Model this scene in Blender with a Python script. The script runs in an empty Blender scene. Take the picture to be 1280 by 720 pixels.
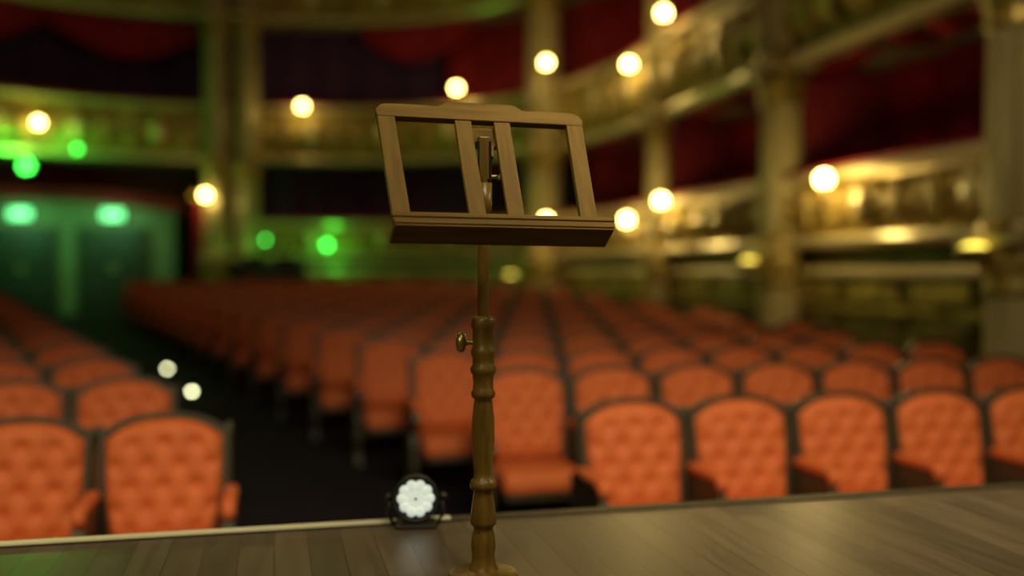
import bpy, bmesh, math, random
from mathutils import Vector, Matrix
random.seed(4)
sc = bpy.context.scene
sc.view_settings.view_transform = 'Standard'
sc.view_settings.look = 'None'
R = math.radians
YAW = R(13.5)
CZ = 0.70     # camera height over the stage

# ------------------------------------------------------------ materials
def mat(name, col, rough=.6, metal=0, col2=None, scale=8, stretch=(1,1,1), bump=0, bscale=None, sheen=0, detail=4, spec=.5):
    m = bpy.data.materials.new(name); m.use_nodes = True
    nt = m.node_tree; b = nt.nodes['Principled BSDF']
    b.inputs['Base Color'].default_value = (*col, 1)
    b.inputs['Roughness'].default_value = rough
    b.inputs['Metallic'].default_value = metal
    b.inputs['Specular IOR Level'].default_value = spec
    if sheen: b.inputs['Sheen Weight'].default_value = sheen
    tc = nt.nodes.new('ShaderNodeTexCoord'); mp = nt.nodes.new('ShaderNodeMapping')
    mp.inputs['Scale'].default_value = stretch
    nt.links.new(tc.outputs['Object'], mp.inputs['Vector'])
    if col2:
        n = nt.nodes.new('ShaderNodeTexNoise'); n.inputs['Scale'].default_value = scale
        n.inputs['Detail'].default_value = detail
        nt.links.new(mp.outputs[0], n.inputs['Vector'])
        r = nt.nodes.new('ShaderNodeValToRGB')
        r.color_ramp.elements[0].position = .35; r.color_ramp.elements[1].position = .68
        r.color_ramp.elements[0].color = (*col, 1); r.color_ramp.elements[1].color = (*col2, 1)
        nt.links.new(n.outputs['Fac'], r.inputs[0]); nt.links.new(r.outputs[0], b.inputs['Base Color'])
    if bump:
        n2 = nt.nodes.new('ShaderNodeTexNoise'); n2.inputs['Scale'].default_value = bscale or scale
        nt.links.new(mp.outputs[0], n2.inputs['Vector'])
        bp = nt.nodes.new('ShaderNodeBump'); bp.inputs['Strength'].default_value = bump
        bp.inputs['Distance'].default_value = .02
        nt.links.new(n2.outputs['Fac'], bp.inputs['Height']); nt.links.new(bp.outputs[0], b.inputs['Normal'])
    return m
def emis(name, col, s):
    m = bpy.data.materials.new(name); m.use_nodes = True
    b = m.node_tree.nodes['Principled BSDF']
    b.inputs['Base Color'].default_value = (*col, 1)
    b.inputs['Emission Color'].default_value = (*col, 1)
    b.inputs['Emission Strength'].default_value = s
    return m

M_vel = mat('seat_upholstery', (.60,.130,.034), .6, col2=(.51,.105,.027), scale=14, bump=.15, bscale=60, spec=.3)
M_sfr = mat('seat_frame_wood', (.048,.036,.016), .5, col2=(.028,.021,.010), scale=20, stretch=(1,1,.2))
M_metal = mat('dark_metal', (.03,.028,.025), .4, .8)
M_wood = mat('stand_wood', (.170,.094,.011), .55, col2=(.105,.055,.006), scale=16, stretch=(.25,3,3), bump=.02, bscale=40, spec=.16)
M_woods = mat('stand_wood_slats', (.155,.086,.011), .55, col2=(.110,.058,.007), scale=22, stretch=(3,.35,.35), spec=.16)
M_woodv = mat('stand_wood_turned', (.165,.092,.014), .36, col2=(.085,.045,.007), scale=18, stretch=(3,3,.3), bump=.02, bscale=40, spec=.35)
M_brass = mat('brass', (.42,.30,.10), .36, .85)
M_gold = mat('gilded_plaster', (.52,.37,.09), .36, .35, col2=(.13,.09,.022), scale=5, bump=1, bscale=9)
M_goldd = mat('gilded_panel_dark', (.20,.145,.04), .45, .3, col2=(.07,.048,.015), scale=4, bump=.8, bscale=8)
M_col = mat('column_marble', (.48,.39,.19), .3, .15, col2=(.28,.22,.10), scale=3, stretch=(1,1,.3))
M_mould = mat('gilt_moulding_highlight', (.64,.54,.30), .3, .3)  # light streaks along the tier edges, painted in as a paler gilt
M_redwall = mat('wall_red_damask', (.24,.008,.020), .8, col2=(.15,.006,.016), scale=3)
M_red = mat('red_velvet', (.33,.010,.022), .75, col2=(.19,.006,.016), scale=3, spec=.25)
M_purple = mat('purple_shade', (.050,.012,.075), .85, col2=(.030,.008,.055), scale=2)  # dark purple paints the shade behind the rear tiers into the colour
M_carpet = mat('dark_carpet', (.014,.009,.014), .95, col2=(.008,.006,.010), scale=30, spec=.1)
M_ceil = mat('ceiling_plaster', (.22,.17,.09), .8, col2=(.14,.10,.05), scale=2)
M_teal = mat('vestibule_paint', (.15,.17,.10), .7, col2=(.11,.13,.075), scale=2)
M_door = mat('door_paint', (.022,.028,.022), .5, col2=(.016,.02,.016), scale=5)
M_globe = emis('lamp_glow', (1,.74,.20), 28)
M_sconce = emis('sconce_glow', (1,.76,.10), 3.5)
M_green = emis('green_led', (.07,1,.09), 7)
M_exit = emis('exit_glow', (.20,.85,.34), 2.3)
M_white = emis('led_white', (.72,.80,.72), .58)
M_aisle = emis('aisle_light_glow', (1,1,.55), 18)
M_strip = mat('pale_edge_strip', (.88,.82,.58), .4)
M_black = mat('black_plastic', (.012,.012,.012), .5)

def plank_mat():
    m = bpy.data.materials.new('stage_boards'); m.use_nodes = True
    nt = m.node_tree; b = nt.nodes['Principled BSDF']
    tc = nt.nodes.new('ShaderNodeTexCoord'); mp = nt.nodes.new('ShaderNodeMapping')
    mp.inputs['Rotation'].default_value = (0,0,R(90))
    nt.links.new(tc.outputs['Object'], mp.inputs[0])
    br = nt.nodes.new('ShaderNodeTexBrick')
    br.inputs['Scale'].default_value = 1; br.inputs['Brick Width'].default_value = 1.3
    br.inputs['Row Height'].default_value = .085; br.inputs['Mortar Size'].default_value = .0014
    br.inputs['Color1'].default_value = (.195,.138,.085,1); br.inputs['Color2'].default_value = (.120,.085,.054,1)
    br.inputs['Mortar'].default_value = (.06,.042,.028,1); br.offset = .37
    nt.links.new(mp.outputs[0], br.inputs['Vector'])
    n = nt.nodes.new('ShaderNodeTexNoise'); n.inputs['Scale'].default_value = 6; n.inputs['Detail'].default_value = 6
    mp2 = nt.nodes.new('ShaderNodeMapping'); mp2.inputs['Scale'].default_value = (6,.5,1)
    nt.links.new(tc.outputs['Object'], mp2.inputs[0]); nt.links.new(mp2.outputs[0], n.inputs['Vector'])
    mx = nt.nodes.new('ShaderNodeMix'); mx.data_type = 'RGBA'; mx.blend_type = 'MULTIPLY'
    mx.inputs[0].default_value = .6
    nt.links.new(br.outputs['Color'], mx.inputs[6]); nt.links.new(n.outputs['Fac'], mx.inputs[7])
    nt.links.new(mx.outputs[2], b.inputs['Base Color'])
    rr = nt.nodes.new('ShaderNodeMapRange'); rr.inputs[3].default_value = .24; rr.inputs[4].default_value = .50
    nt.links.new(n.outputs['Fac'], rr.inputs[0]); nt.links.new(rr.outputs[0], b.inputs['Roughness'])
    b.inputs['Specular IOR Level'].default_value = .4
    return m
M_plank = plank_mat()

# ------------------------------------------------------------ mesh builder
class MB:
    def __init__(s): s.v=[]; s.f=[]; s.m=[]; s.mats=[]; s.sm=[]
    def mi(s, m):
        if m not in s.mats: s.mats.append(m)
        return s.mats.index(m)
    def add(s, vs, fs, m, smooth=False, T=None):
        o=len(s.v); k=s.mi(m)
        for p in vs:
            p=Vector(p)
            s.v.append(T @ p if T is not None else p)
        for f in fs:
            s.f.append([i+o for i in f]); s.m.append(k); s.sm.append(smooth)
    def box(s, c, d, m, bev=0, T=None, seg=2):
        bm=bmesh.new(); bmesh.ops.create_cube(bm,size=1)
        for v in bm.verts: v.co=Vector((v.co.x*d[0],v.co.y*d[1],v.co.z*d[2]))
        if bev: bmesh.ops.bevel(bm,geom=bm.edges[:],offset=bev,segments=seg,profile=.5,affect='EDGES')
        bm.verts.index_update()
        s.add([v.co+Vector(c) for v in bm.verts],[[v.index for v in f.verts] for f in bm.faces],m,bool(bev and seg>2),T); bm.free()
    def sphere(s, c, r, m, sc3=(1,1,1), T=None, seg=16, rings=10):
        vs=[(c[0],c[1],c[2]+r*sc3[2])]; fs=[]
        for i in range(1,rings):
            a=math.pi*i/rings
            for j in range(seg):
                b=2*math.pi*j/seg
                vs.append((c[0]+r*sc3[0]*math.sin(a)*math.cos(b),c[1]+r*sc3[1]*math.sin(a)*math.sin(b),c[2]+r*sc3[2]*math.cos(a)))
        vs.append((c[0],c[1],c[2]-r*sc3[2])); L=len(vs)-1
        for j in range(seg):
            fs.append([0,1+j,1+(j+1)%seg]); q=1+(rings-2)*seg
            fs.append([L,q+(j+1)%seg,q+j])
            for i in range(rings-2):
                a=1+i*seg
                fs.append([a+j,a+seg+j,a+seg+(j+1)%seg,a+(j+1)%seg])
        s.add(vs,fs,m,True,T)
    def lathe(s, prof, m, c=(0,0,0), seg=32, T=None, cap=True, flute=0):
        vs=[]; fs=[]
        for z,r in prof:
            for j in range(seg):
                a=2*math.pi*j/seg
                rr=r*(1-flute*(j%2))
                vs.append((c[0]+rr*math.cos(a),c[1]+rr*math.sin(a),c[2]+z))
        for i in range(len(prof)-1):
            for j in range(seg):
                k=(j+1)%seg
                fs.append([i*seg+j,i*seg+k,(i+1)*seg+k,(i+1)*seg+j])
        s.add(vs,fs,m,not flute,T)
        if cap:
            n=len(prof)
            s.add([vs[j] for j in range(seg)],[list(range(seg))[::-1]],m,False,T)
            s.add([vs[(n-1)*seg+j] for j in range(seg)],[list(range(seg))],m,False,T)
    def prism(s, poly, depth, m, T=None):
        n=len(poly)
        vs=[(x,depth[0],z) for x,z in poly]+[(x,depth[1],z) for x,z in poly]
        fs=[list(range(n)),list(range(n,2*n))[::-1]]+[[i+n,(i+1)%n+n,(i+1)%n,i] for i in range(n)]
        s.add(vs,fs,m,False,T)
    def tube(s, pts, r, m, seg=10, T=None):
        pts=[Vector(p) for p in pts]; rs = r if isinstance(r,(list,tuple)) else [r]*len(pts)
        vs=[]; fs=[]
        for i,p in enumerate(pts):
            d=(pts[min(i+1,len(pts)-1)]-pts[max(i-1,0)]).normalized()
            up=Vector((0,0,1)) if abs(d.z)<.9 else Vector((0,1,0))
            a=d.cross(up).normalized(); b=a.cross(d)
            for j in range(seg):
                t=2*math.pi*j/seg; vs.append(p+a*math.cos(t)*rs[i]+b*math.sin(t)*rs[i])
        for i in range(len(pts)-1):
            for j in range(seg):
                k=(j+1)%seg; fs.append([i*seg+j,(i+1)*seg+j,(i+1)*seg+k,i*seg+k])
        fs.append(list(range(seg))); fs.append([(len(pts)-1)*seg+j for j in range(seg)][::-1])
        s.add(vs,fs,m,True,T)
    def mesh(s, name):
        me=bpy.data.meshes.new(name); me.from_pydata([tuple(v) for v in s.v],[],s.f)
        for m in s.mats: me.materials.append(m)
        me.polygons.foreach_set('material_index',s.m); me.polygons.foreach_set('use_smooth',s.sm)
        bm=bmesh.new(); bm.from_mesh(me); bmesh.ops.recalc_face_normals(bm,faces=bm.faces[:]); bm.to_mesh(me); bm.free()
        me.update(); return me
    def obj(s, name, loc=(0,0,0), rz=0, parent=None, bevel=0):
        o=bpy.data.objects.new(name,s.mesh(name)); sc.collection.objects.link(o)
        o.location=loc; o.rotation_euler=(0,0,rz)
        if parent: o.parent=parent
        if bevel:
            b=o.modifiers.new('bevel','BEVEL'); b.width=bevel; b.segments=2; b.limit_method='ANGLE'
        return o
def empty(name, loc=(0,0,0), rz=0):
    e=bpy.data.objects.new(name,None); sc.collection.objects.link(e); e.location=loc; e.rotation_euler=(0,0,rz); return e

def C(X,Y):
    return (X*math.cos(YAW)+Y*math.sin(YAW), -X*math.sin(YAW)+Y*math.cos(YAW))

# ------------------------------------------------------------ plan
EDGE=2.77
def floorz(y): return -.92+max(0,y-4.6)*.0245
PATH=[]
for y in [2+ .5*i for i in range(28)]: PATH.append((6.6,y))
N=72
for i in range(N+1):
    t=math.pi/2-math.pi*i/N; s_,c_=math.sin(t),max(0,math.cos(t))
    PATH.append((-1+7.6*math.copysign(abs(s_)**.75,s_),16+9*c_**.75))
for y in [15.5-.5*i for i in range(28)]: PATH.append((-8.6,y))
def resample(P,st):
    out=[Vector(P[0])]; acc=0
    for a,b in zip(P,P[1:]):
        a=Vector(a);b=Vector(b);L=(b-a).length
        if L<1e-6: continue
        d=(st-acc)
        while d<=L:
            out.append(a+(b-a)*d/L); d+=st
        acc=L-(d-st)
    return out
PATH=resample(PATH,.1)
def normal(i):
    a=PATH[max(0,i-3)];b=PATH[min(len(PATH)-1,i+3)];d=(b-a).normalized()
    return Vector((-d.y,d.x))
def bearing(p): return math.degrees(math.atan2(p[0],p[1]))
def idx(b):
    return min(range(len(PATH)),key=lambda i:abs(bearing(PATH[i])-b))
def sweep(mb, prof, i0, i1, m, step=2, closed=True, T=None):
    ids=list(range(i0,i1,step))+[i1]; n=len(prof); vs=[]; fs=[]
    for i in ids:
        nn=normal(i)
        for o,z in prof:
            p=PATH[i]+nn*o; vs.append((p.x,p.y,z))
    for k in range(len(ids)-1):
        for j in range(n if closed else n-1):
            q=(j+1)%n; fs.append([k*n+j,(k+1)*n+j,(k+1)*n+q,k*n+q])
    if closed:
        fs.append(list(range(n))); fs.append([(len(ids)-1)*n+j for j in range(n)][::-1])
    mb.add(vs,fs,m,False,T)

I_END=len(PATH)-1
I_PIER=idx(-2.2)

# ------------------------------------------------------------ room shell
b=MB(); b.box((0,(EDGE-5)/2,-.06),(22,EDGE+5,.12),M_plank)
b.box((0,EDGE-.02,-.05),(22,.05,.11),M_sfr)
stage=b.obj('stage_floor')
b=MB(); b.box((0,EDGE-.08,-.53),(22,.1,.82),M_sfr)
for x in [-9+i*1.2 for i in range(16)]: b.box((x,EDGE-.02,-.53),(1.0,.03,.5),M_goldd,.01)
b.obj('trim_stage_fascia')
b=MB(); b.box((-4.72,EDGE-.025,.004),(10.4,.030,.012),M_strip); b.obj('trim_stage_edge')
b=MB()
ys=[EDGE-.1,4.6,30]
vs=[];
for y in ys: vs+=[(-11,y,floorz(y)),(11,y,floorz(y))]
b.add(vs,[[0,1,3,2],[2,3,5,4]],M_carpet)
b.obj('floor')
WR=9.8; WB=29
b=MB(); b.box((WR+.1,13,4.5),(.2,34,12.5),M_redwall); b.obj('wall_right')
b=MB(); b.box((-11.1,13,4.5),(.2,34,12.5),M_redwall); b.obj('wall_left')
b=MB(); b.box((-.6,WB+.1,4.5),(21.2,.2,12.5),M_redwall); b.obj('wall_back')
b=MB(); b.box((-.6,13,10.8),(21.2,34,.2),M_ceil)
b.lathe([(0,3.2),(-.12,3.1),(-.2,2.8),(-.1,2.6),(0,2.5)],M_gold,c=(-1,15,10.7),seg=48,cap=False)
b.obj('ceiling')

# ------------------------------------------------------------ balconies
def tier(name, zb, zt, i0, i1, lightrail=True, depth=3.0):
    H=zt-zb; b=MB()
    prof=[(0,zb),(.14,zb),(.19,zb+.05*H),(.12,zb+.10*H),(.13,zb+.18*H),(.22,zb+.32*H),(.27,zb+.5*H),(.22,zb+.68*H),(.14,zb+.82*H),(.15,zb+.88*H),(.24,zb+.92*H),(.24,zt),(0,zt)]
    sweep(b,prof,i0,i1,M_gold)
    sweep(b,[(.13,zb-.04),(.22,zb-.04),(.25,zb+.03),(.22,zb+.09),(.13,zb+.09)],i0,i1,M_mould)
    sweep(b,[(.2,zt-.12),(.28,zt-.12),(.31,zt-.06),(.28,zt),(.2,zt)],i0,i1,M_mould)
    sweep(b,[(-.04,zt),(.27,zt),(.29,zt+.035),(.24,zt+.07),(.0,zt+.07),(-.04,zt+.04)],i0,i1,M_red)
    k=0
    for i in range(i0+6,i1-4,6):
        nn=normal(i); p=PATH[i]+nn*.25
        T=Matrix.Translation((p.x,p.y,zb+.5*H)) @ Matrix.Rotation(math.atan2(nn.y,nn.x)-math.pi/2,4,'Z')
        if k%3==0:
            b.sphere((0,0,0),1,M_gold,(.2,.09,.33*H),T,14,8)
            b.sphere((0,.06,0),1,M_mould,(.12,.06,.2*H),T,12,6)
            b.sphere((-.2,0,.12*H),1,M_gold,(.09,.06,.12*H),T,8,6); b.sphere((.2,0,.12*H),1,M_gold,(.09,.06,.12*H),T,8,6)
        else:
            b.lathe([(-.32*H,.04),(-.2*H,.08),(-.05*H,.05),(.1*H,.075),(.28*H,.04)],M_gold,seg=8,T=T)
        k+=1
    sweep(b,[(0,zb),(0,zb+.14),(-depth,zb+.14),(-depth,zb)],i0,i1,M_ceil)
    return b.obj(name)
T1B,T1T=1.02,1.88
T2B,T2T=3.35,4.65
T3B,T3T=6.75,7.9
tier('balcony_first_tier',T1B,T1T,0,I_PIER,depth=2.3)
tier('balcony_second_tier',T2B,T2T,0,I_END,depth=2.3)
tier('balcony_third_tier',T3B,T3T,0,I_END,depth=2.3)

b=MB()
sweep(b,[(-.12,-1.0),(-.02,-1.0),(-.02,T1B-.05),(-.12,T1B-.05)],0,I_PIER,M_goldd)
sweep(b,[(-.02,.62),(.07,.62),(.09,.67),(.07,.74),(-.02,.74)],0,I_PIER,M_mould)
sweep(b,[(-.02,.22),(.05,.22),(.05,.30),(-.02,.30)],0,I_PIER,M_gold)
for i in range(8,I_PIER-6,12):
    nn=normal(i); p=PATH[i]
    T=Matrix.Translation((p.x,p.y,0)) @ Matrix.Rotation(math.atan2(nn.y,nn.x)-math.pi/2,4,'Z')
    b.box((0,.01,.46),(.9,.04,.22),M_gold,.015,T)
    b.box((0,.01,-.15),(.9,.04,.6),M_goldd,.015,T)
b.obj('wall_parterre')

# ------------------------------------------------------------ curtains in tiers
def drape(name, i0, i1, zb, zt, off, m, amp=.07, per=9):
    b=MB(); vs=[];fs=[]; ids=list(range(i0,i1))
    zs=[zb,zb+(zt-zb)*.5,zt]
    for i in ids:
        nn=normal(i)
        for z in zs:
            o=off+amp*math.sin(i*2*math.pi/per)+.03*math.sin(i*1.7)
            p=PATH[i]+nn*o; vs.append((p.x,p.y,z))
    n=len(zs)
    for k in range(len(ids)-1):
        for j in range(n-1): fs.append([k*n+j,(k+1)*n+j,(k+1)*n+j+1,k*n+j+1])
    b.add(vs,fs,m,True); return b.obj(name)
def valance(name,i0,i1,zt,drop,off,m,per=28):
    b=MB(); vs=[];fs=[]; ids=list(range(i0,i1))
    for i in ids:
        nn=normal(i); ph=((i-i0)%per)/per
        d=drop*(.35+.65*math.sin(ph*math.pi))
        for q in (0,.33,.66,1):
            o=off+.05*math.sin(i*.9+q*3)+.06*math.sin(q*math.pi*2.5)
            p=PATH[i]+nn*o; vs.append((p.x,p.y,zt-d*q))
    for k in range(len(ids)-1):
        for j in range(3): fs.append([k*4+j,(k+1)*4+j,(k+1)*4+j+1,k*4+j+1])
    b.add(vs,fs,m,True)
    return b.obj(name)
iA,iB=idx(8.6),idx(15)
drape('rear_shade_drape',iA,I_END-60,T2B+.15,T3B-.01,-.9,M_purple)  # folded sheet standing in for the shade where no light reaches
drape('box_curtain_red',0,iA,T2B+.15,T3B-.01,-1.0,M_red)
drape('box_curtain_red',0,iB,T1B+.15,T2B-.01,-1.3,M_red)
drape('rear_shade_drape',iB,I_PIER,T1B+.15,T2B-.01,-1.1,M_purple)  # same painted shade for the rear opening of the first tier
valance('swag_valance',idx(-3.5),I_END-60,T3B-.01,1.0,-.35,M_red,34)
valance('swag_valance',iA-10,iA+18,T3B-.01,.9,-.35,M_red,28)
valance('swag_valance',0,iA-14,T2B-.01,.28,-.2,M_red,20)
b=MB()
for y in (4.0,7.6,11.75,16.2):
    b.box((7.75,y,(T1B+T2B)/2+.07),(2.0,.08,T2B-T1B-.15),M_redwall)
    b.box((7.75,y,(T2B+T3B)/2+.07),(2.0,.08,T3B-T2B-.15),M_redwall)
b.obj('wall_box_partitions')

# ------------------------------------------------------------ columns
def column(name,x,y,r,ztop=10.7,pair=False):
    b=MB(); z0=floorz(y)
    def one(cx):
        b.box((cx,0,.15),(2.5*r,2.5*r,.3),M_col,.02)
        b.lathe([(.3,1.2*r),(.38,1.22*r),(.42,1.05*r),(.5,1.1*r),(.55,r)],M_gold,c=(cx,0,0),seg=28,cap=False)
        zz=.55
        for tz in (T1B-z0,T2B-z0,T3B-z0,ztop-z0):
            b.lathe([(zz,r),(tz-.55,.93*r)],M_col,c=(cx,0,0),seg=40,cap=False,flute=.06)
            b.lathe([(tz-.55,.95*r),(tz-.5,1.08*r),(tz-.45,.98*r),(tz-.3,1.1*r),(tz-.12,1.32*r),(tz-.1,1.1*r)],M_gold,c=(cx,0,0),seg=28,cap=False)
            b.box((cx,0,tz-.05),(2.6*r,2.6*r,.1),M_col,.015)
            b.lathe([(tz,1.2*r),(tz+.08,1.2*r),(tz+.14,1.02*r)],M_gold,c=(cx,0,0),seg=28,cap=False)
            zz=min(tz+.14,ztop-z0-.6)
    if pair: one(-1.15*r); one(1.15*r)
    else: one(0)
    return b.obj(name,(x,y,z0))
column('column',6.40,7.5,.29); column('column',6.40,11.75,.27); column('column',6.4,16.0,.20)
p=PATH[idx(16.0)]+normal(idx(16.0))*.3; column('column',p.x,p.y,.38)
p=PATH[I_PIER]+normal(I_PIER)*.25; column('column',p.x,p.y,.30,pair=True)
p=PATH[idx(-17)]+normal(idx(-17))*.25; column('column',p.x,p.y,.35)
column('column',6.4,4.0,.27)

q=PATH[idx(-3.6)]
b=MB(); b.box((0,0,1.35),(.5,.3,2.9),M_red,.03); b.box((0,-.17,2.9),(.7,.1,.14),M_gold,.02); b.box((0,-.17,.1),(.6,.1,.25),M_goldd,.02)
b.obj('pier_panel',(q.x,q.y+.1,floorz(q.y)+.0))

# ------------------------------------------------------------ globe lamps
def lamp(bear,zrel,off=.5,base_off=.2,dz=-.28,pw=26):
    i=idx(bear); nn=normal(i); p=PATH[i]; z=CZ+zrel
    b=MB()
    b.lathe([(-.02,.09),(.0,.1),(.02,.07),(.03,.02)],M_brass,T=Matrix.Translation((0,base_off,dz))@Matrix.Rotation(-math.pi/2,4,'X'),seg=16)
    pts=[]
    for k in range(9):
        t=k/8; pts.append((0,base_off+(off-base_off)*math.sin(t*math.pi/2),dz-.06*math.sin(t*math.pi)+(-.10-dz)*(t**2)))
    b.tube(pts,.014,M_brass,8)
    b.lathe([(-.12,.02),(-.09,.06),(-.075,.05),(-.06,.035)],M_brass,c=(0,off,0),seg=16)
    b.sphere((0,off,0),.085,M_globe,seg=20,rings=14)
    l=bpy.data.lights.new('lamp_bulb','POINT'); l.energy=pw; l.color=(1,.74,.26); l.shadow_soft_size=.1
    g=b.obj('globe_lamp',(p.x,p.y,z),math.atan2(nn.y,nn.x)-math.pi/2)
    o=bpy.data.objects.new('bulb',l); sc.collection.objects.link(o); o.parent=g; o.location=(0,off+.20,-.12)
lamp(33.0,1.04,pw=36); lamp(23.6,1.13,pw=26); lamp(21.6,.90,pw=20)
lamp(23.7,4.12,pw=21); lamp(21.7,3.62,pw=21)
lamp(10.9,4.25,pw=9); lamp(1.8,3.93,pw=8); lamp(-12.2,3.25,pw=7)
lamp(17.9,1.02,off=1.0,pw=15); lamp(17.9,4.18,off=1.0,pw=15)
lamp(-3.5,1.78,off=.45,base_off=.0,pw=16)

def sconce(x,y,z,ang):
    b=MB(); b.lathe([(-.07,.05),(-.04,.11),(.05,.16),(.06,.15)],M_brass,seg=20,T=Matrix.Translation((0,.1,-.04)))
    b.sphere((0,.1,.01),.14,M_sconce,(1,.7,.38),seg=16,rings=8)
    b.box((0,-.02,-.03),(.1,.12,.16),M_brass,.01)
    b.obj('column_sconce',(x,y,z),ang)
sconce(6.04,7.5,CZ+.18,R(90)); sconce(6.05,11.75,CZ+.10,R(90))
p=PATH[idx(15.2)]+normal(idx(15.2))*.75; sconce(p.x,p.y,CZ-.12,R(120))

def greenspot(bear,zrel,off,e=12,r=.07,fr=.3):
    i=idx(bear); nn=normal(i); p=PATH[i]+nn*off
    b=MB(); Tn=Matrix.Rotation(R(90),4,'X')
    b.lathe([(-.02,r*1.2),(.0,r*1.3),(-.14,r*1.25),(-.25,r*.8),(-.27,.02)],M_black,T=Tn,seg=18,cap=False)
    b.lathe([(-.01,r),(-.005,r)],M_green,T=Tn,seg=18)
    b.tube([(-r*1.5,0,0),(-r*1.5,.05,r*2.2),(r*1.5,.05,r*2.2),(r*1.5,0,0)],.01,M_black,6)
    b.tube([(0,.05,r*2.2),(0,.05,r*2.2+.14)],.014,M_black,6)
    g=b.obj('green_spotlight',(p.x,p.y,CZ+zrel))
    l=bpy.data.lights.new('green_beam','POINT'); l.energy=e; l.color=(.10,1,.08); l.shadow_soft_size=.1
    o=bpy.data.objects.new('beam',l); sc.collection.objects.link(o); o.parent=g; o.location=(0,-fr,-.05)
greenspot(-12.4,2.35,-.1,105,.12,.6); greenspot(-10.2,2.75,.35,16,.06,.45)
greenspot(3.0,.62,.4,17,.08,.3); greenspot(-.25,.72,.65,5,.045,.3)

# ------------------------------------------------------------ vestibule, doors, signs
VY=26.4; VZ=floorz(VY)
b=MB()
poly=[(-9.5,0),(-2.3,0)]+[(-2.3-7.2*k/16, 2.55+.28*math.sin(math.pi*k/16)) for k in range(17)]
b.prism(poly,(VY,VY+.15),M_teal,Matrix.Translation((0,0,VZ)))
b.box((-2.35,VY+1.2,VZ+1.3),(.12,2.4,2.6),M_teal)
b.obj('wall_vestibule')
b=MB()
vs=[];fs=[]
for k in range(17):
    x=-2.1-7.4*k/16; z=VZ+2.55+.28*math.sin(math.pi*k/16)
    vs+=[(x,VY-.15,z),(x,VY-.15,z+.28),(x,VY+.2,z+.28),(x,VY+.2,z)]
for k in range(16):
    for j in range(4): fs.append([k*4+j,(k+1)*4+j,(k+1)*4+(j+1)%4,k*4+(j+1)%4])
b.add(vs,fs,M_red); b.obj('trim_vestibule_cornice')
for n,dx in enumerate((-5.95,-3.85)):
    b=MB()
    for s in (-1,1):
        b.box((s*.37,0,1.02),(.72,.06,2.04),M_door,.01)
        for zz in (.55,1.45): b.box((s*.37,-.04,zz),(.5,.03,.7 if zz>1 else .6),M_door,.01)
        b.tube([(s*.06,-.05,.95),(s*.06,-.1,1.0),(s*.06,-.1,1.15),(s*.06,-.05,1.2)],.012,M_brass,6)
    b.box((-.79,0,1.05),(.1,.10,2.1),M_sfr,.01); b.box((.79,0,1.05),(.1,.10,2.1),M_sfr,.01); b.box((0,0,2.12),(1.7,.10,.1),M_sfr,.01)
    b.obj('door_%d'%(n+1),(dx,VY-.055,VZ))
    b=MB(); b.box((0,0,0),(.52,.08,.26),M_black,.01); b.box((0,-.045,0),(.48,.02,.22),M_exit,.005)
    b.box((-.12,-.058,0),(.03,.006,.14),M_white); b.box((0.02,-.058,0),(.12,.006,.03),M_white)
    g=b.obj('exit_sign',(dx,VY-.12,VZ+2.46))
    l=bpy.data.lights.new('exit_sign_glow','AREA'); l.energy=15; l.color=(.30,1,.40); l.size=.6
    o=bpy.data.objects.new('glow',l); sc.collection.objects.link(o); o.parent=g; o.location=(0,-.9,0); o.rotation_euler=(R(40),0,0)

b=MB()
b.box((0,0,.55),(1.7,.7,1.1),M_black,.03); b.box((0,-.1,1.16),(1.6,.5,.1),M_black,.02,Matrix.Rotation(R(-8),4,'X'))
b.box((-.4,.2,1.35),(.5,.05,.32),M_black,.01); b.box((.35,.2,1.35),(.5,.05,.32),M_black,.01)
for x in [-.7+.1*i for i in range(15)]: b.box((x,-.2,1.24),(.02,.04,.03),M_metal)
b.obj('sound_desk',(-.05,23.7,floorz(23.7)))

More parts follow.
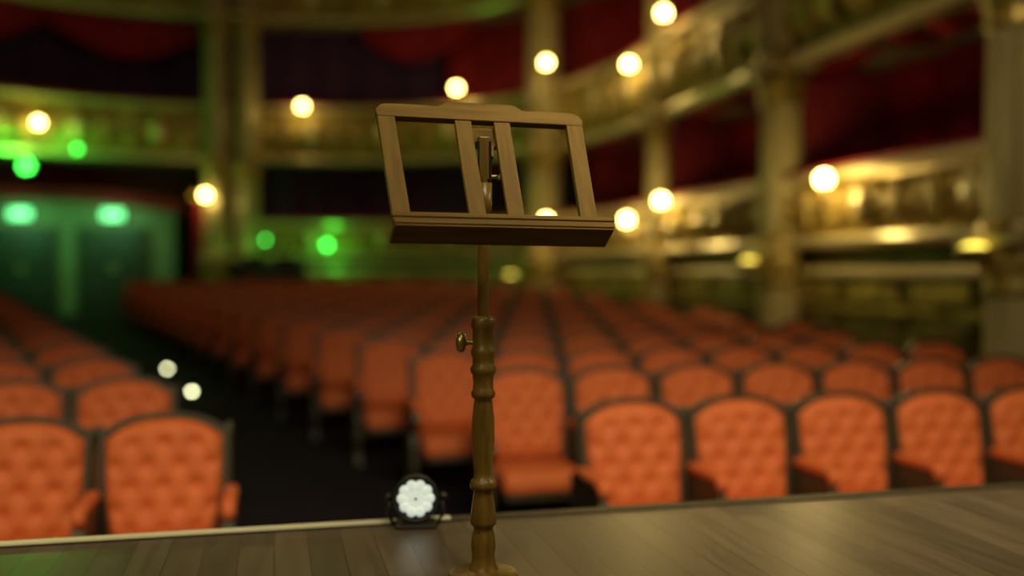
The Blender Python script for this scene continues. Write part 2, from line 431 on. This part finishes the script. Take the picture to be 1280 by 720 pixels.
# ------------------------------------------------------------ theatre seat
HW=.247
def top(s): return .455+.085*(1-abs(s)**2.6)
BT=[(.0675*m,.06+.092*n) for m in range(-3,4) for n in range(0,6) if (m+n)%2==0]
BT=[(x,q) for x,q in BT if abs(x)<HW*.86 and q<top(x/HW)-.06]
def seat_mesh(name, arms):
    b=MB(); T=Matrix.Translation((0,0,.43))@Matrix.Rotation(R(-9),4,'X')
    nx,ny=36,36; vs=[];fs=[]
    for j in range(ny+1):
        for i in range(nx+1):
            s=-1+2*i/nx; t=j/ny
            hw=HW*(.93+.07*min(1,t*1.6)); q=t*top(s); x=s*hw
            a=x/.135+(q-.06)/.184; c=x/.135-(q-.06)/.184
            crease=(abs(math.sin(math.pi*a))*abs(math.sin(math.pi*c)))**.5
            dm=max([math.exp(-((x-bx)**2+(q-bq)**2)/(2*.018**2)) for bx,bq in BT])
            edge=min(1,(1-abs(s))*7)*min(1,(1-t)*8)*min(1,t*8); edge=math.sin(edge*math.pi/2)
            vs.append((x,-(.03+edge*(.047+.0025*crease-.026*dm)),q))
    for j in range(ny):
        for i in range(nx):
            o=j*(nx+1)+i; fs.append([o,o+1,o+nx+2,o+nx+1])
    b.add(vs,fs,M_vel,True,T)
    for x,q in BT: b.sphere((x,-.050,q),.010,M_vel,(1,.6,1),T,6,4)
    K=24
    inn=[(-HW*.93,0)]+[(-HW*.97,.22)]+[(s*HW,top(s)) for s in [-1+2*k/K for k in range(K+1)]]+[(HW*.97,.22),(HW*.93,0)]
    out=[(-HW*.93-.02,0),(-HW*.97-.024,.22)]+[(s*(HW+.024),top(s)+.024) for s in [-1+2*k/K for k in range(K+1)]]+[(HW*.97+.024,.22),(HW*.93+.02,0)]
    n=len(inn); vs=[(x,-.045,z) for x,z in inn]+[(x,-.045,z) for x,z in out]+[(x,.03,z) for x,z in out]+[(x,.03,z) for x,z in inn]
    fs=[]
    for i in range(n-1):
        for k in range(4):
            l=(k+1)%4; fs.append([k*n+i,k*n+i+1,l*n+i+1,l*n+i])
    b.add(vs,fs,M_sfr,False,T)
    b.prism([(x,z) for x,z in out],(.012,.032),M_sfr,T)
    for s in (-1,1):
        b.lathe([(-.05,.012),(.38,.014),(.47,.016),(.485,.02),(.50,.018),(.515,.008)],M_sfr,c=(s*(HW+.024),-.01,0),seg=10,T=T)
    b.box((0,-.25,.375),(.49,.46,.13),M_vel,.045,seg=4)
    b.box((0,-.24,.295),(.46,.42,.04),M_sfr,.01)
    b.tube([(-.25,-.06,.33),(.25,-.06,.33)],.018,M_metal,8)
    for s in arms:
        ax=s*.285
        TT=Matrix.Translation((ax,0,0))@Matrix.Rotation(R(90),4,'Z')
        poly=[(.07,0),(.07,.62),(-.02,.66),(-.30,.63),(-.37,.60),(-.385,.56),(-.35,.52),(-.28,.50),(-.25,.44),(-.30,.36),(-.31,.22),(-.26,.10),(-.32,0)]
        b.prism(poly,(-.021,.021),M_sfr,TT)
        b.box((ax,-.20,.655),(.062,.34,.05),M_vel,.022,seg=4)
        b.sphere((ax,-.37,.635),.038,M_vel,(.85,.9,1.1),seg=10,rings=8)
        b.box((ax,-.13,.015),(.06,.44,.03),M_metal,.008)
    return b.mesh(name)
me_l=seat_mesh('seat_with_left_arm',(-1,)); me_b=seat_mesh('seat_with_both_arms',(-1,1))
PITCH=.573
def put(me,x,y):
    o=bpy.data.objects.new('theater_seat',me); sc.collection.objects.link(o); o.location=(x,y,floorz(y))
def xlim(y):
    if y<16: return 5.75
    c=[p.x for p in PATH if abs(p.y-y)<.15 and p.x>-1]
    return (min(c) if c else 0)-.9
def rowy(k): return 4.58 if k==0 else 4.80+1.1*k
for k in range(17):
    y=rowy(k)
    x0=1.43 if k==0 else 1.50-.285*k
    n=max(0,int((xlim(y)-x0)/PITCH))
    for j in range(n): put(me_b if j==n-1 else me_l, x0+PITCH*(j+.5), y)
for k in range(17):
    y=rowy(k)
    xr=-.15-.345*k
    n=int((xr+7.9)/PITCH); n=min(n,10)
    for j in range(n): put(me_b if j==0 else me_l, xr-.03-PITCH*(j+.5), y)

for x,y in ((-.91,11.95),(-1.40,14.2)):
    b=MB(); b.lathe([(0,.07),(.03,.065),(.04,.05)],M_metal,seg=16); b.sphere((0,0,.045),.026,M_aisle,seg=14,rings=8)
    b.obj('aisle_light',(x,y,floorz(y)))

# ------------------------------------------------------------ footlight
fx,fy=C(-.262,2.70)
e=empty('stage_footlight',(fx,fy,0),-math.atan2(fx,fy))
b=MB(); Tn=Matrix.Translation((0,0,.082))@Matrix.Rotation(R(90),4,'X')
b.lathe([(-.07,.035),(-.05,.055),(.0,.062),(.02,.064),(.022,.058),(.012,.056)],M_black,T=Tn,seg=32,cap=False)
b.lathe([(-.071,.002),(-.07,.035)],M_black,T=Tn,seg=32,cap=False)
b.lathe([(.008,.055),(.010,.055)],M_black,T=Tn,seg=32)
b.obj('housing',parent=e)
b=MB()
for k in range(10):
    a=2*math.pi*k/10; b.lathe([(.010,.0145),(.018,.014),(.022,.008)],M_white,c=(.037*math.cos(a),.037*math.sin(a),0),T=Tn,seg=14)
b.lathe([(.010,.043),(.018,.042)],M_white,T=Tn,seg=28)
b.lathe([(.018,.004),(.021,.003)],M_black,T=Tn,seg=10)
b.obj('led_lens',parent=e)
b=MB()
b.tube([(-.07,.02,.08),(-.075,.02,.03),(-.06,.02,.008),(.06,.02,.008),(.075,.02,.03),(.07,.02,.08)],.006,M_black,8)
b.box((0,.02,.006),(.11,.09,.012),M_black,.004)
b.sphere((-.075,.02,.08),.012,M_black); b.sphere((.075,.02,.08),.012,M_black)
b.obj('yoke',parent=e)

# ------------------------------------------------------------ music stand
px,py=C(-.066,2.28)
ms=empty('music_stand',(px,py,0),R(2.0))
S=545.8
def zy(y): return CZ-(y-338)/S
prof=[(713,19),(709,17),(704,15),(694,14),(684,15.5),(676,15),(668,14),(663,12),(659,12.5),(656,16),(652,16.5),(640,15.5),(626,13.5),(617,12),(613,12.5),(611,16),(606,17),(601,15.5),(598,12),(590,11.5),(570,13),(548,14.5),(525,14),(505,12),(499,11),(496,14.5),(491,15.5),(487,13),(478,12.5),(468,13.5),(465,16),(460,16.5),(456,14),(448,13.5),(442,15.5),(437,15.5),(434,13.5),(412,13.5),(409,15.5),(399,15),(396,13),(395,9)]
b=MB(); b.lathe([(zy(y),r/S) for y,r in prof],M_woodv,seg=40)
b.obj('turned_column',parent=ms)
b=MB(); b.lathe([(zy(400),.0125),(.93,.0125)],M_woodv,seg=24); b.obj('inner_pole',parent=ms)
b=MB()
b.lathe([(.0,.078),(.003,.080),(.006,.078),(.009,.070),(.011,.050),(.014,.038)],M_woodv,seg=48)
b.obj('base',parent=ms)
b=MB(); T=Matrix.Translation((0,0,zy(428)))@Matrix.Rotation(R(-22),4,'Z')@Matrix.Rotation(R(-90),4,'Y')
b.lathe([(.02,.006),(.036,.006),(.040,.009),(.042,.019),(.047,.0235),(.055,.0235),(.061,.018),(.063,.006)],M_brass,T=T,seg=24)
b.obj('clamp_knob',parent=ms)
TILT=R(33)
D=Matrix.Translation((0.003,-.145,.764))@Matrix.Rotation(R(.6),4,'Y')@Matrix.Rotation(-TILT,4,'X')
b=MB(); th=(-.008,.008); Lh=.384
QB=Lh-.053
wt,wb=.247,.228
def edgex(q): return wb+(wt-wb)*q/Lh
for s in (-1,1):
    pl=[(s*edgex(0),0),(s*edgex(QB+.01),QB+.01),(s*(edgex(QB+.01)-.040),QB+.01),(s*(edgex(0)-.040),0)]
    if s<0: pl=pl[::-1]
    b.prism(pl,th,M_woods,D)
    pl=[(s*.023,0),(s*.062,0),(s*.066,QB+.01),(s*.027,QB+.01)]
    if s<0: pl=pl[::-1]
    b.prism(pl,(-.006,.006),M_woods,D)
b.obj('desk_slats',parent=ms,bevel=.002)
b=MB()
def topedge(x):
    ax=abs(x)
    if ax<.078: return Lh
    if ax<.105: return Lh-.016*(.5-.5*math.cos(math.pi*(ax-.078)/.027))
    if ax<.225: return Lh-.016+.002*math.sin((ax-.105)/.12*math.pi)
    return Lh-.016-.018*((ax-.225)/.021)**2
xs=[-wt+2*wt*k/80 for k in range(81)]
pl=[(x,topedge(x)) for x in xs]+[(wt-.003,QB),(-wt+.003,QB)]
b.prism(pl,(-.0095,.0095),M_wood,D); b.obj('desk_top_rail',parent=ms,bevel=.002)
b=MB()
b.box((0,-.026,-.004),(.478,.062,.012),M_wood,.002,D)
b.prism([(-.237,-.011),(.237,-.011),(.244,.024),(-.244,.024)],(-.064,-.053),M_wood,D)
b.box((0,-.0655,.015),(.484,.004,.010),M_wood,.0015,D)
b.box((0,-.0655,-.002),(.476,.004,.009),M_wood,.0015,D)
b.box((0,0,.012),(.462,.018,.028),M_wood,.002,D)
b.obj('desk_tray',parent=ms,bevel=.0015)
b=MB()
b.prism([(-.018,.240),(.018,.240),(.030,.325),(-.030,.325)],(.009,.036),M_wood,D)
b.box((0,.016,.295),(.10,.014,.05),M_wood,.002,D)
b.box((-.014,0,.93),(.004,.03,.13),M_metal,.001); b.box((.014,0,.93),(.004,.03,.13),M_metal,.001)
b.box((0,0,.955),(.024,.024,.10),M_woodv,.003)
b.tube([(-.024,0,.915),(.034,0,.915)],.005,M_brass,10)
b.box((.040,0,.915),(.006,.034,.012),M_brass,.002)
b.tube([(0,0,.80),(0,-.004,.90)],.020,M_woodv,14)
b.obj('hinge_bracket',parent=ms)

# ------------------------------------------------------------ lights
def aim(o,t): o.rotation_euler=(Vector(t)-Vector(o.location)).to_track_quat('-Z','Y').to_euler()
def spot(name,loc,t,e,cone,col,blend=.6,r=.35):
    l=bpy.data.lights.new(name,'SPOT'); l.energy=e; l.spot_size=R(cone); l.spot_blend=blend; l.color=col; l.shadow_soft_size=r
    o=bpy.data.objects.new(name,l); sc.collection.objects.link(o); o.location=loc; aim(o,t)
def area(name,loc,t,e,size,col):
    l=bpy.data.lights.new(name,'AREA'); l.energy=e; l.size=size; l.color=col
    o=bpy.data.objects.new(name,l); sc.collection.objects.link(o); o.location=loc; aim(o,t)
spot('house_wash_light',(1.2,.9,3.4),(2.0,4.8,-.6),800,74,(1,.88,.55),blend=1,r=.7)
spot('house_wash_light_side',(-2.2,.9,3.4),(-2.2,4.4,-.6),620,68,(1,.86,.52),blend=1,r=.7)
spot('column_fill_light',(2.6,3.2,5.5),(6.4,7.5,2.0),380,40,(1,.80,.40),blend=1,r=.3)  # added spot, no real fixture: brightens the near right column
area('stand_fill_light',(-1.2,-.6,3.2),(0.2,2.4,.6),50,1.0,(1,.86,.46))  # added soft fill for the music stand, no real fixture
area('stage_side_light',(4.5,1.9,3.0),(1.4,2.3,0),50,.6,(1,.86,.50))
area('ceiling_fill_light',(-.5,14,9.8),(-.5,14,0),115,4,(1,.70,.36))  # added dim fill for the tiers; no chandelier hangs here
w=bpy.data.worlds.new('World'); sc.world=w; w.use_nodes=True
w.node_tree.nodes['Background'].inputs[0].default_value=(.5,.40,.30,1); w.node_tree.nodes['Background'].inputs[1].default_value=.035

# ------------------------------------------------------------ camera
cam=bpy.data.cameras.new('Camera'); co=bpy.data.objects.new('Camera',cam); sc.collection.objects.link(co); sc.camera=co
co.location=(0,0,CZ); co.rotation_euler=(R(90-1.01),0,-YAW)
cam.lens=35; cam.sensor_width=36; cam.clip_start=.05; cam.clip_end=200
cam.dof.use_dof=True; cam.dof.focus_distance=2.22; cam.dof.aperture_fstop=.74
